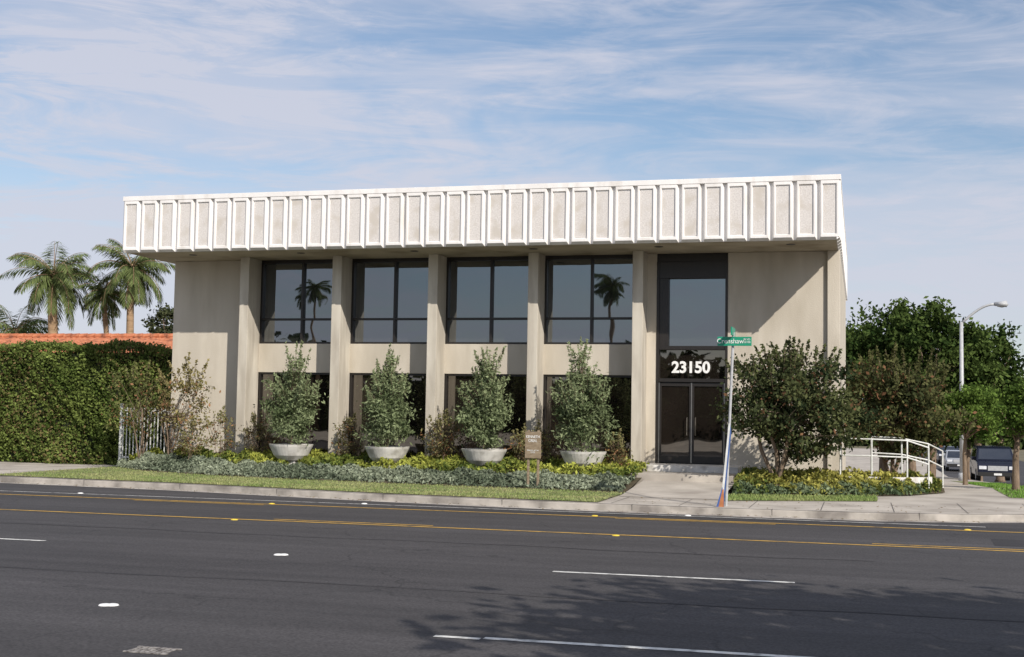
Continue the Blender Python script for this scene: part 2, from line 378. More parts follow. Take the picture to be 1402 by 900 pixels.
sheet('planting_bed',list(np.linspace(18.7,24,24)),yrb,lambda x:max(.85,yrb(x)+.4),lambda x,y:rz(x,y),'soil',ny=8)
def yrl(x): return -5.9+.45*(x-18.7)
sheet('lawn',list(np.linspace(18.7,22.2,12)),yrl,lambda x:max(yrl(x)+.01,yrb(x)),lambda x,y:-.289,'lawn',ny=3)
sheet('lawn',[25.5,26.2,26.75],lambda x:-1.0,lambda x:22,lambda x,y:lz(x,y)+.006,'lawn',ny=12)
def blades(name,n,xr,ylo,yhi,zf,c1,c2,h=.05):
    x=rng.uniform(*xr,n); a=np.array([ylo(t) for t in x]); c=np.array([yhi(t) for t in x]); y=a+(c-a)*rng.uniform(0,1,n)
    z=np.array([zf(p,q) for p,q in zip(x,y)]); hh=h*rng.uniform(.5,1.6,n); an=rng.uniform(0,math.pi,n); w=.012
    dx=np.cos(an)*w;dy=np.sin(an)*w; lx=rng.normal(0,.025,n);ly=rng.normal(.01,.025,n)
    V=np.stack([np.stack([x-dx,y-dy,z],1),np.stack([x+dx,y+dy,z],1),np.stack([x+dx*.5+lx,y+dy*.5+ly,z+hh],1),np.stack([x-dx*.5+lx,y-dy*.5+ly,z+hh],1)],1)
    key=.5+.5*np.sin(x*1.7+np.sin(y*2.3)*2)*np.cos(y*1.9)
    mesh_quads(name,V,colmix(n,c1,c2,key))
blades('grass',26000,(-1.2,16.2),lambda x:yk(x)+.17,lambda x:ybf(x),lambda x,y:-.285,(.20,.27,.09),(.36,.37,.17),.035)
blades('grass',4000,(18.7,22.2),yrl,lambda x:max(yrl(x)+.01,yrb(x)),lambda x,y:-.29,(.18,.26,.08),(.3,.34,.13),.04)
blades('grass',4000,(25.5,26.75),lambda x:-1,lambda x:14,lambda x,y:lz(x,y),(.12,.24,.04),(.2,.34,.08))
def cover(name,n,xr,ylo,yhi,zf,c1,c2,h,ls=.06,seed=0,thr=0.):
    x=rng.uniform(*xr,n); a=np.array([ylo(t) for t in x]); c=np.array([yhi(t) for t in x]); t=rng.uniform(0,1,n); y=a+(c-a)*t
    md=.55+.25*np.sin(x*3.3+seed)*np.cos(y*2.9+seed)+.2*np.sin(x*8.1+y*6.3+seed)+.12*np.sin(x*17-y*13)
    md=np.clip(md,.12,1.2)*np.minimum(1,.35+4*np.minimum(t,1-t))
    keep=rng.uniform(0,1,n)<np.clip(md*2.2-thr,0,1); x,y,md=x[keep],y[keep],md[keep]
    z=np.array([zf(p,q) for p,q in zip(x,y)])+md*h*rng.uniform(.25,1,len(x))**.6
    P=np.stack([x,y,z],1); key=np.clip(.5+.5*np.sin(x*1.3+seed*2+np.sin(y*2)),0,1)*.6+.4*(md-.3)
    V,C=leaf_arrays(P,ls,colmix(len(x),c1,c2,key,.35),2.2); mesh_quads(name,V,C)
def mid(x): f=ybf(x); return f+(.85-f)*.34
cover('juniper_ground_cover',28000,(-1.0,16.1),ybf,lambda x:mid(x)+.25,bz,(.12,.15,.10),(.36,.40,.29),.25,.055,1)
cover('yellow_green_ground_cover',24000,(-.5,16.1),mid,lambda x:.2,bz,(.09,.13,.035),(.46,.48,.10),.38,.06,4,.3)
cover('yellow_green_ground_cover',12000,(18.75,23.9),yrb,lambda x:max(.5,yrb(x)+.4),rz,(.09,.13,.035),(.46,.42,.11),.38,.06,9,.25)
cover('juniper_ground_cover',4000,(18.75,23.6),yrb,lambda x:yrb(x)+.7,rz,(.09,.13,.07),(.26,.31,.18),.25,.055,6)
# fallen leaves and litter on the beds edge, gutter and pavement
n=900; x=rng.uniform(-3,26,n); y=np.array([yk(t) for t in x]); gsel=rng.uniform(0,1,n)<.45
y=np.where(gsel,y-rng.uniform(.02,.5,n)**1.3,y+rng.uniform(.2,2.6,n)); z=np.where(gsel,-.438,-.29)
V,C=leaf_arrays(np.stack([x,y,z],1),.035,colmix(n,(.10,.07,.03),(.28,.20,.10)),1.6,up=8); mesh_quads('fallen_leaves',V,C)

# ---------------------------------------------------------------- building
BLD=empty('office_building')
P=.61; W=P*35; O=1.607; ZB=6.342; ZT=8.068; WY=.8; YB=15.4; FB=16.97
FX=[3.229+3.0777*i for i in range(5)]; FW=.30
b=MB()
for x in FX: b.box(x,x+FW,0,WY+.05,-.1,ZB-.001,'column')
b.obj('columns',BLD,bevel=.012)
b=MB()
xl,xr=.5,21.27
b.box(xl,FX[0]+.1,WY,WY+.3,-.4,ZB-.004,'stucco')
zs0,zs1=2.80,3.70
for i in range(4):
    b.box(FX[i]+FW-.02,FX[i+1]+.02,WY+.02,WY+.3,zs0,zs1,'stucco')
    b.box(FX[i]+FW-.02,FX[i+1]+.02,WY+.04,WY+.3,-.1,.12,'stucco')
b.box(FX[4]+.1,16.12,WY,WY+.3,-.1,ZB-.004,'stucco')
b.box(16.12,18.16,WY+.02,WY+.3,6.1,ZB-.004,'frame')
b.box(18.16,20.93,WY+.003,WY+.3,-.3,ZB-.004,'stucco')
b.box(20.93,xr,WY-.12,WY+.3,-.3,ZB-.002,'stucco')
b.box(xl,xl+.3,WY+.3,YB,-1.2,ZB-.004,'stucco'); b.box(xr-.3,xr,WY+.3,YB,-1.2,ZB-.004,'stucco'); b.box(xl+.3,xr-.3,YB-.3,YB,-1.2,ZB-.004,'stucco')
b.obj('walls',BLD,bevel=.01)
b=MB()
b.box(.14,W-.14,-O+.14,FB-.14,ZB,ZB+.12,'soffit'); b.obj('soffit',BLD)
b=MB(); b.box(.3,W-.3,-O+.3,FB-.3,ZT-.5,ZT-.3,'roof'); b.obj('roof',BLD)
b=MB(); d=.13
for (x0,x1,y0,y1) in [(d,W-d,-O+d,-O+d+.15),(d,W-d,FB-d-.15,FB-d),(d,d+.15,-O+d+.15,FB-d-.15),(W-d-.15,W-d,-O+d+.15,FB-d-.15)]:
    b.box(x0,x1,y0,y1,ZB+.012,ZT-.14,'white')
c=.02
for (x0,x1,y0,y1) in [(c,W-c,-O+c,-O+.35),(c,W-c,FB-.35,FB-c),(c,c+.33,-O+.35,FB-.35),(W-.35,W-c,-O+.35,FB-.35)]:
    b.box(x0,x1,y0,y1,ZT-.14,ZT,'white')
def unit(o,ux,un,w,mat1='white',mat2='aggregate'):
    def pt(a,z,n): return (o[0]+ux[0]*a+un[0]*n, o[1]+ux[1]*a+un[1]*n, z)
    z0,z1=ZB,ZT-.145
    def ring(i,lo,hi,n): return [pt(i,lo,n),pt(w-i,lo,n),pt(w-i,hi,n),pt(i,hi,n)]
    R=[ring(.03,z0+.005,z1,-.0),ring(.07,z0+.075,z1,.10),ring(.115,z0+.15,z1-.09,.10),ring(.13,z0+.165,z1-.105,.045)]
    vs=sum(R,[]); fs=[]
    for k in range(3):
        for q in range(4):
            r=(q+1)%4; fs.append((4*k+q,4*k+r,4*k+4+r,4*k+4+q))
    b.add(vs,fs,mat1)
    I=ring(.13,z0+.165,z1-.105,.045); J=ring(.15,z0+.19,z1-.13,.062)
    b.add(I+J,[(0,1,5,4),(1,2,6,5),(2,3,7,6),(3,0,4,7)],mat1); b.add(J,[(0,1,2,3)],mat2)
for i in range(35): unit((i*P,-O+.13),(1,0),(0,-1),P)
nS=30; PS=(FB+O)/nS
for i in range(nS):
    unit((W-.13,-O+i*PS),(0,1),(1,0),PS); unit((.13,-O+(i+1)*PS),(0,-1),(-1,0),PS)
for i in range(35): unit(((i+1)*P,FB-.13),(-1,0),(0,1),P)
b.obj('precast_fascia',BLD,bevel=.006)
fr=MB(); gl=MB(); gl2=MB()
def pane(g,x0,x1,z0,z1,y,mat):
    t=rng.uniform(-.004,.004,2); w=x1-x0;h=z1-z0
    g.add([(x0,y,z0),(x1,y+t[0]*w,z0),(x1,y+t[0]*w+t[1]*h,z1),(x0,y+t[1]*h,z1)],[(0,1,2,3)],mat)
GY=WY+.16
for i in range(4):
    x0,x1=FX[i]+FW,FX[i+1]; xm=x0+(x1-x0)*.51
    z0,z1,zt=3.70,ZB-.09,4.47
    for (a,c) in [(x0,x0+.06),(xm-.035,xm+.035),(x1-.06,x1)]: fr.box(a,c,WY+.05,GY+.04,z0,z1+.09,'frame')
    for (a,c) in [(x0+.06,xm-.035),(xm+.035,x1-.06)]:
        fr.box(a,c,WY+.052,GY+.04,z0,z0+.06,'frame'); fr.box(a,c,WY+.052,GY+.04,z1-.02,z1+.088,'frame'); fr.box(a,c,WY+.052,GY+.04,zt-.03,zt+.03,'frame')
        pane(gl,a,c,z0+.06,zt-.03,GY,'glass_up'); pane(gl,a,c,zt+.03,z1-.02,GY,'glass_up')
    z0,z1=.12,zs0
    for (a,c) in [(x0,x0+.06),(xm-.03,xm+.03),(x1-.06,x1)]: fr.box(a,c,WY+.07,GY+.04,z0,z1,'frame')
    for (a,c) in [(x0+.06,xm-.03),(xm+.03,x1-.06)]:
        fr.box(a,c,WY+.072,GY+.04,z0,z0+.08,'frame'); fr.box(a,c,WY+.072,GY+.04,z1-.06,z1,'frame')
        pane(gl2,a,c,z0+.08,z1-.06,GY+.01,'glass_lo')
ex0,ex1=16.12,18.16
fr.box(ex0,ex0+.07,WY-.02,GY+.05,.28,6.1,'frame'); fr.box(ex1-.07,ex1,WY-.02,GY+.05,.28,6.1,'frame')
for z0,z1 in [(2.62,2.72),(3.55,3.66),(5.62,6.1)]: fr.box(ex0+.07,ex1-.07,WY,GY+.05,z0,z1,'frame')
fr.box(ex0+.07,ex0+.34,WY+.03,GY+.04,3.66,5.62,'frame')
pane(gl,ex0+.34,ex1-.07,3.66,5.62,GY,'glass_up')
pane(gl2,ex0+.07,ex1-.07,2.72,3.55,GY,'glass_lo')
fr.obj('window_frames',BLD,bevel=.004); gl.obj('upper_windows',BLD); gl2.obj('lower_windows',BLD)
M['alu']=metalm('door_aluminium',(.45,.42,.38),.35)
b=MB(); dx0,dx1=ex0+.07,ex1-.07; dm=(dx0+dx1)/2
for a,c in [(dx0+.02,dm-.01),(dm+.01,dx1-.02)]:
    b.box(a,a+.06,WY+.05,WY+.1,.3,2.6,'frame'); b.box(c-.06,c,WY+.05,WY+.1,.3,2.6,'frame')
    b.box(a+.06,c-.06,WY+.05,WY+.1,.3,.5,'frame'); b.box(a+.06,c-.06,WY+.05,WY+.1,2.5,2.6,'frame')
    b.add([(a+.06,WY+.08,.5),(c-.06,WY+.08,.5),(c-.06,WY+.08,2.5),(a+.06,WY+.08,2.5)],[(0,1,2,3)],'glass_lo')
b.box(dm-.015,dm+.015,WY+.03,WY+.048,.3,2.6,'alu'); b.box(dx0+.005,dx0+.03,WY+.02,WY+.045,.3,2.6,'alu'); b.box(dx1-.03,dx1-.005,WY+.02,WY+.045,.3,2.6,'alu')
for s in (-1,1): b.tube([(dm+s*.12,WY+.05,1.1),(dm+s*.12,WY-.03,1.1),(dm+s*.12,WY-.03,1.6),(dm+s*.12,WY+.05,1.6)],.012,'alu',8)
b.obj('entrance_door',BLD)
def text(name,s,loc,size,mat,parent,ext=.01,sx=1,rotz=0,bold=0):
    cu=bpy.data.curves.new(name,'FONT'); cu.body=s; cu.size=size; cu.extrude=ext; cu.offset=bold; cu.align_x='CENTER'; cu.align_y='CENTER'
    o=bpy.data.objects.new(name,cu); COL.objects.link(o); o.location=loc; o.rotation_euler=(math.pi/2,0,rotz); o.scale=(sx,1,1)
    cu.materials.append(M[mat])
    if parent: o.parent=parent
    return o
text('building_number','23150',(17.12,WY-.01,3.03),.45,'textw',BLD,.012,.98,bold=.014)
b=MB(); b.box(15.9,18.6,-2.0,WY+.01,-.35,.10,'conc'); b.box(16.0,18.6,-.55,WY+.005,.10,.28,'bowl'); b.obj('entrance_steps',BLD,bevel=.01)
# downlights and vents in the soffit, hose bib on the wall
b=MB()
for i in range(6): b.lathe([(.001,-.012),(.11,-.012),(.13,0)],(2.0+3.6*i,-.75,ZB),'frame',20)
b.obj('soffit_downlights',BLD)
sheet('entrance_path',[16.25,17.4,18.65],lambda x:-5.6,lambda x:-2.0,lambda x,y:-.292+.22*(y+5.6)/3.6,'conc',ny=4)

# ---------------------------------------------------------------- planters with bushes
def bowl(name,x,y,z):
    b=MB(); b.lathe([(.3,0),(.36,.0),(.5,.14),(.63,.40),(.65,.46),(.60,.46),(.57,.40),(.0,.38)],(x,y,z),'bowl',40)
    b.box(x-.22,x+.22,y-.22,y+.22,z-.25,z+.01,'bowl'); return b.obj(name,smooth=False)
BXs=[5.66,8.66,11.57,14.42]; tops=[3.3,3.05,3.2,3.55]; hw=[.70,.74,.74,.94]
for i,x in enumerate(BXs):
    o=bowl('planter_bowl',x,-1.2,.17)
    e=tree('planter_shrub',(x,-1.2,.5),(x,-1.2,1.55),(hw[i]*.88,.7,.98),nclump=85,nleaf=6400,ls=.042,sig=.14,c1=(.09,.12,.055),c2=(.28,.33,.18),tr=.03,shoots=48,inner=.12,limbs=18,slen=(.2,.65),sspread=.9,lumpy=.3,elong=2.8,topf=.4)
    tree('upper_sprays',(x,-1.2,1.6),(x+.08*(-1)**i,-1.2,2.45),(hw[i]*.42,.35,(tops[i]-2.2)*.45),nclump=18,nleaf=550,ls=.04,sig=.11,c1=(.09,.12,.055),c2=(.28,.33,.18),tr=.01,shoots=16,limbs=8,elong=2.8,slen=(.25,.85),parent=e)

for x,y,h,r in [(7.2,-.5,1.0,.35),(9.9,-.4,1.0,.4),(10.3,-.9,1.1,.35),(13.0,-.6,.9,.35),(4.3,-.6,1.0,.45),(3.2,-.9,1.1,.5),(12.6,-.9,.8,.3),(15.3,-.8,.7,.25),(2.4,-1.2,.8,.4)]:
    tree('nandina_plant',(x,y,.05),(x,y,h*.75),(r,r,h*.55),nclump=26,nleaf=600,ls=.038,sig=.1,c1=(.12,.10,.055),c2=(.26,.25,.11),stems=4,tr=.010,c3=(.27,.15,.08),p3=.2,limbs=14,elong=2.4,shoots=10,slen=(.15,.45))
tree('crape_myrtle',(1.55,-1.0,.0),(2.1,-1.0,1.7),(1.0,.9,1.05),nclump=70,nleaf=1500,ls=.055,sig=.13,c1=(.14,.13,.05),c2=(.28,.24,.11),stems=6,tr=.026,c3=(.30,.17,.09),p3=.22,limbs=60,inner=.3,shoots=14,sspread=1.2)
tree('crape_myrtle',(.2,-.4,-.1),(-.1,-.3,1.75),(1.1,.7,.95),nclump=50,nleaf=1700,ls=.055,sig=.15,c1=(.09,.11,.04),c2=(.20,.21,.08),stems=4,tr=.022,c3=(.28,.15,.08),p3=.15,limbs=30,inner=.3,shoots=10,sspread=1.0)
tree('crape_myrtle',(19.75,-2.2,-.1),(20.05,-2.0,1.9),(1.8,1.5,1.38),nclump=170,nleaf=18000,ls=.065,sig=.18,c1=(.03,.045,.022),c2=(.115,.13,.055),stems=5,tr=.055,c3=(.16,.09,.05),p3=.05,shoots=48,limbs=30,inner=.2,flat=.85,lumpy=.28)
tree('crape_myrtle',(22.65,1.6,-.2),(22.75,1.6,1.95),(1.65,1.5,1.35),nclump=150,nleaf=14000,ls=.07,sig=.19,c1=(.04,.05,.022),c2=(.13,.135,.055),stems=3,tr=.06,c3=(.17,.09,.05),p3=.12,shoots=28,limbs=26,inner=.2,flat=.9,lumpy=.28)
for x,y,z,r,rz_,nn in [(23.0,36,4.8,2.6,2.7,13000),(25.4,35,5.0,2.8,2.9,15000),(27.9,37,4.0,2.3,2.6,11000),(20.6,44,5.0,2.6,2.4,7000),(24.4,33,2.2,2.3,1.9,8000),(27.4,38,2.4,2.2,2.0,7000),(29.3,40,2.6,1.5,2.0,6000)]:
    tree('ficus_tree',(x,y,-1.6),(x,y,z),(r,r,rz_),nclump=130,nleaf=nn,ls=.15,sig=.33,c1=(.022,.042,.012),c2=(.10,.145,.04),tr=.22,inner=.4,limbs=14,lumpy=.14)
tree('clipped_street_tree',(26.05,2.8,-.3),(26.4,2.8,1.95),(1.05,1.0,.85),nclump=100,nleaf=9000,ls=.06,sig=.13,c1=(.05,.09,.02),c2=(.18,.27,.06),tr=.1,inner=.3,limbs=14)
tree('clipped_street_tree',(25.2,9.5,-.5),(25.35,9.5,1.95),(1.15,1.0,.95),nclump=100,nleaf=8000,ls=.065,sig=.14,c1=(.05,.09,.02),c2=(.18,.27,.06),tr=.08,inner=.3,limbs=14)

# ---------------------------------------------------------------- hedge
H=empty('ivy_hedge')
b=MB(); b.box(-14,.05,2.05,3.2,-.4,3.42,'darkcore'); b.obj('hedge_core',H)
n=50000; x=rng.uniform(-10,.3,n); q=rng.uniform(0,1,n)
zt=3.66+.06*np.sin(x*2.1)+.05*np.sin(x*5.3+1)+.03*np.sin(x*13)-.25*np.clip((x+1.2)/1.4,0,1)
front=q<.8
z=np.where(front,rng.uniform(0,1,n)*(zt+.3)-.3,zt+rng.normal(0,.06,n))
y=np.where(front,1.85+.13*np.sin(x*1.7+z*2.3)+.09*np.sin(x*4.9-z*3.1)+.05*np.sin(x*11+z*9)+rng.normal(0,.06,n),rng.uniform(1.8,3.2,n))
ed=front&(z>zt-.25); y[ed]+=rng.uniform(0,.15,ed.sum())
key=.5+.35*np.sin(x*1.9+z*1.3)*np.sin(z*2.7-x)+.15*np.sin(x*6+z*7)
C=colmix(n,(.065,.10,.024),(.20,.25,.07),key,.35); br=(rng.uniform(0,1,n)<.10+.12*np.sin(x*1.1+z*.9)); C[br]=np.array((.22,.17,.08))*rng.uniform(.5,1.2,br.sum())[:,None]
V,C=leaf_arrays(np.stack([x,y,z],1),.07,C,1.3); mesh_quads('leaves',V,C,H)
n=4000; z=rng.uniform(-.3,3.5,n); V,C=leaf_arrays(np.stack([.12+rng.normal(0,.07,n),rng.uniform(1.8,3.2,n),z],1),.075,colmix(n,(.04,.07,.02),(.11,.16,.045)),1.3); mesh_quads('leaves_end',V,C,H)
b=MB()
for x in np.arange(-1.25,.45,.125): b.box(x,x+.03,.9,.925,-.25,1.62,'wmetal')
b.box(-1.28,.46,.926,.95,.0,.05,'wmetal'); b.box(-1.28,.46,.926,.95,1.5,1.55,'wmetal'); b.box(-1.36,-1.28,.88,.96,-.3,1.75,'wmetal')
b.obj('white_picket_fence')

# ---------------------------------------------------------------- house behind, palms
HS=empty('tiled_house')
b=MB(); b.box(-22,-4,13.6,20.4,-1,3.9,'housewall'); b.box(-9.7,-8.6,19.2,20.2,4.0,5.35,'housewall'); b.obj('walls',HS)
b=MB()
xs_=np.arange(-20.5,-3.5,.075); vs=[];fs=[]
for x in xs_:
    k=.05*abs(math.sin((x)*math.pi/.3))
    for j,(yy_,zz) in enumerate([(13.0,3.95),(17,4.85),(21,3.95)]): vs.append((x,yy_,zz+k))
for i in range(len(xs_)-1):
    for j in range(2): fs.append((i*3+j,(i+1)*3+j,(i+1)*3+j+1,i*3+j+1))
b.add(vs,fs,'tile')
for x in np.arange(-20.4,-3.5,.42): b.tube([(x,17,4.90),(x+.38,17,4.95)],[.15,.12],'tile',8)
b.obj('roof',HS)
palm('palm_tree',(-20.7,25,-1),(-20.85,25,8.75),2.9,38,.27)
palm('palm_tree',(-17.5,26,-1),(-18.3,26,7.9),2.0,24,.15)
palm('palm_tree',(-16.2,25,-1),(-16.0,25,9.1),2.6,34,.2)
palm('palm_tree',(-24.0,26,-1),(-23.9,26,5.7),2.6,26,.24)
tree('garden_tree',(-14.3,26,-1),(-14.3,26,6.2),(1.0,1.0,1.1),nclump=30,nleaf=1500,ls=.12,sig=.26,c1=(.03,.04,.02),c2=(.09,.10,.05),tr=.12)

# ---------------------------------------------------------------- street furniture
def street_lamp(x,y,z0,h,arm,dirx,arc=.9):
    b=MB(); b.tube([(x,y,z0),(x,y,z0+.4)],.16,'grey',12); b.tube([(x,y,z0+.3),(x,y,z0+h-.8)],[.11,.075],'grey',12)
    pts=[(x,y,z0+h-.85)]
    for k in range(1,9):
        t=k/8; pts.append((x+dirx*arm*t,y,z0+h-.85+.85*math.sin(t*math.pi/2)))
    b.tube(pts,.055,'grey',8)
    X=x+dirx*arm; Z=z0+h
    b.lathe([(.02,.14),(.2,.09),(.28,0),(.2,-.09),(.04,-.13)],(X+dirx*.3,y,Z-.02),'grey',16)
    b.tube([(X-.02*dirx,y,Z),(X+dirx*.5,y,Z+.01)],[.08,.15],'grey',8)
    return b.obj('street_lamp',smooth=True)
street_lamp(26.15,24,-1.05,7.85,1.4,1)
street_lamp(-19.0,18,-1,6.8,1.7,-1)
e=empty('street_name_sign'); b=MB(); b.tube([(18.98,-7.65,-.32),(19.12,-7.65,3.5)],.03,'grey',10); b.obj('pole',e)
b=MB(); b.box(18.78,19.52,-7.72,-7.70,3.20,3.40,'green'); b.box(19.10,19.13,-8.05,-7.3,3.42,3.6,'green'); b.obj('plate',e,bevel=.004)
text('lettering','Crenshaw',(19.06,-7.725,3.30),.15,'textw',e,.002,.95); text('lettering_small','BLVD\n23100',(19.42,-7.725,3.31),.06,'textw',e,.002)
e=empty('lawn_sign'); b=MB()
b.add([(18.88,-7.9,-.3),(18.93,-7.9,-.3),(19.08,-7.78,1.5),(19.04,-7.78,1.5)],[(0,1,2,3)],'wmetal'); b.add([(18.93,-7.9,-.3),(18.96,-7.9,-.3),(19.1,-7.78,1.3),(19.08,-7.78,1.5)],[(0,1,2,3)],'blue')
b.add([(18.84,-7.95,-.3),(18.96,-7.95,-.3),(18.95,-7.86,.15),(18.93,-7.86,.15)],[(0,1,2,3)],'orange'); b.add([(18.80,-7.97,-.3),(18.85,-7.97,-.3),(18.93,-7.88,.1),(18.92,-7.88,.13)],[(0,1,2,3)],'blue')
b.obj('panel',e)
e=empty('wooden_business_sign'); b=MB(); b.box(13.55,13.61,-4.04,-3.97,-.2,1.22,'brown'); b.box(13.81,13.87,-4.04,-3.97,-.2,1.22,'brown'); b.box(13.50,13.92,-4.08,-4.04,.50,1.18,'brown'); b.obj('board',e,bevel=.01)
text('lettering','KENNETH\nCREAL',(13.71,-4.085,1.0),.10,'textw',e,.002,.8); text('lettering_small','Attorney at Law\n23150',(13.71,-4.085,.68),.055,'textw',e,.002,.85)
b=MB()
pts=[]
for k in range(13):
    t=k/12; pts.append((20.9+2.75*t,-1.05+.9*max(0,t-.5)**2*4))
vs=[];fs=[]
for (x,y) in pts: vs+=[(x,y,-.28),(x,y,.14),(x,y+.15,.14),(x,y+.15,-.28)]
for i in range(12):
    for q in range(3): fs.append((4*i+q,4*i+4+q,4*i+5+q,4*i+1+q))
b.add(vs,fs,'bowl'); b.box(20.9,23.4,-.3,.75,-.28,.1,'conc'); b.obj('ramp_wall')
b=MB()
def rail(pp,z0,post=True,h=.92,mid=True):
    for k in ((1,.52) if mid else (1,)): b.tube([(x,y,z+h*k) for x,y,z in pp],.02,'wmetal',8)
    for x,y,z in pp: b.tube([(x,y,z-.15),(x,y,z+h)],.022,'wmetal',8)
rail([(21.3,-.85,.2),(22.1,-.85,.2),(23.0,-.7,.18),(23.55,-.4,.0)],0)
rail([(22.1,.6,.25),(22.9,.6,.22),(23.6,.7,.08),(24.0,1.3,-.12)],0)
b.obj('handrail')

# ---------------------------------------------------------------- vehicles
def car(name,loc,L=4.7,Wd=1.85,Hh=1.75,paint='carpaint',suv=True):
    e=empty(name); x0,y0,z0=loc
    prof=[(0,.35),(0,.75),(.12,.98),(1.05,1.08),(1.65,Hh-.08),(2.1,Hh),(L-.7,Hh),(L-.15,1.1),(L,.95),(L,.35)] if suv else [(0,.3),(0,.6),(.1,.75),(1.1,.88),(1.9,Hh-.03),(2.9,Hh),(3.8,.98),(L-.1,.92),(L,.75),(L,.3)]
    b=MB(); n=len(prof); vs=[]
    for s,ins in ((-1,0),(1,0)):
        for (yy,zz) in prof:
            k=1-.16*max(0,(zz-1.0))/(Hh-1.0); vs.append((x0+s*Wd/2*k,y0+yy,z0+zz))
    b.add(vs,[tuple(range(n))[::-1],tuple(range(n,2*n))]+[(i,(i+1)%n,n+(i+1)%n,n+i) for i in range(n)],paint)
    b.obj('body',e,bevel=.04)
    b=MB()
    a,c=prof[3],prof[4]
    def fp(t,s,off=.012): yy=a[0]+(c[0]-a[0])*t; zz=a[1]+(c[1]-a[1])*t; k=1-.16*max(0,zz-1)/(Hh-1); return (x0+s*Wd/2*k*.88,y0+yy-off,z0+zz+off)
    b.add([fp(.08,-1),fp(.08,1),fp(.92,1),fp(.92,-1)],[(0,1,2,3)],'glass_up')
    for s in (-1,1):
        def sp(yy,zz): return (x0+s*(Wd/2*(1-.16*max(0,zz-1)/(Hh-1))+.006),y0+yy,z0+zz)
        b.add([sp(1.45,1.1),sp(L-.75,1.1),sp(L-.95,Hh-.15),sp(1.95,Hh-.15)],[(0,1,2,3)],'glass_lo')
    b.obj('windows',e)
    b=MB()
    for s in (-1,1):
        for yy in (.85,L-.9):
            b.tube([(x0+s*(Wd/2-.2),y0+yy,z0+.34),(x0+s*(Wd/2+.01),y0+yy,z0+.34)],.34,'tyre',20); b.tube([(x0+s*(Wd/2-.1),y0+yy,z0+.34),(x0+s*(Wd/2+.02),y0+yy,z0+.34)],.2,'grey',14)
        b.box(x0+s*.68-.17,x0+s*.68+.17,y0-.02,y0+.05,z0+.68,z0+.84,'lamp'); b.box(x0+s*.98-.1,x0+s*.98+.1,y0+1.5,y0+1.62,z0+1.08,z0+1.24,paint)
    b.box(x0-.45,x0+.45,y0-.015,y0+.03,z0+.62,z0+.85,'grey'); b.box(x0-Wd/2+.03,x0+Wd/2-.03,y0-.06,y0+.04,z0+.36,z0+.55,'tyre'); b.box(x0-.18,x0+.18,y0-.075,y0-.062,z0+.4,z0+.5,'marker')
    b.obj('wheels_and_trim',e,bevel=.01); return e
car('parked_suv',(28.2,30,gz(0,32)+.12))
car('parked_car',(28.6,60,gz(0,60)+.05),4.5,1.8,1.45,'carpaint2',False)
car('parked_car',(28.9,75,gz(0,75)+.05),4.5,1.8,1.45,'carpaint',False)

# ---------------------------------------------------------------- surroundings
def mass(name,n,x0,x1,y0,y1,zb,hf,ls,c1,c2):
    e=empty(name); x=rng.uniform(x0,x1,n); hh=np.array([hf(t) for t in x]); u=rng.uniform(0,1,n)**.7
    y=rng.uniform(y0,y1,n); z=zb+u*hh*(1+rng.normal(0,.06,n)); key=.5+.4*np.sin(x*.6+z)+.1*np.sin(x*2.3)
    V,C=leaf_arrays(np.stack([x,y,z],1),ls,colmix(n,c1,c2,key,.3),1.4); mesh_quads('foliage',V,C,e)
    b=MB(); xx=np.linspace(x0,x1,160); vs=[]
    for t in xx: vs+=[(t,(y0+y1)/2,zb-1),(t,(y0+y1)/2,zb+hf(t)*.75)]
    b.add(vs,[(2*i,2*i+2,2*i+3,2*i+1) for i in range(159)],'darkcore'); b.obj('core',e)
hf1=lambda t:6.6+1.2*math.sin(t*.13)+.8*math.sin(t*.41+1)+.5*math.sin(t*1.1)
mass('distant_trees',11000,-90,50,-80,-76,-.5,hf1,.75,(.02,.035,.012),(.06,.08,.03))
hf2=lambda t:3.6+1.0*math.sin(t*.11)+.6*math.sin(t*.37+1)+.3*math.sin(t*.9)
mass('distant_trees',12000,-120,90,142,148,-2,hf2,.9,(.04,.06,.02),(.12,.15,.06))
palm('palm_tree',(-9,-127,-.5),(-9,-127,17.3),3.0,34,.3,lw=.09)
palm('palm_tree',(-29,-76,-.5),(-29,-76,13.0),1.7,22,.2,lw=.08)
tree('street_tree',(31.0,-31.2,-.3),(30.8,-30.9,6.4),(4.4,3.7,2.1),nclump=110,nleaf=7000,ls=.22,sig=.6,c1=(.03,.05,.015),c2=(.08,.11,.03),tr=.22,limbs=24)
tree('street_tree',(38.5,-32,-.3),(38.3,-31.5,6.8),(4.2,4.0,2.5),nclump=90,nleaf=5500,ls=.22,sig=.6,c1=(.03,.05,.015),c2=(.08,.11,.03),tr=.22,limbs=24)

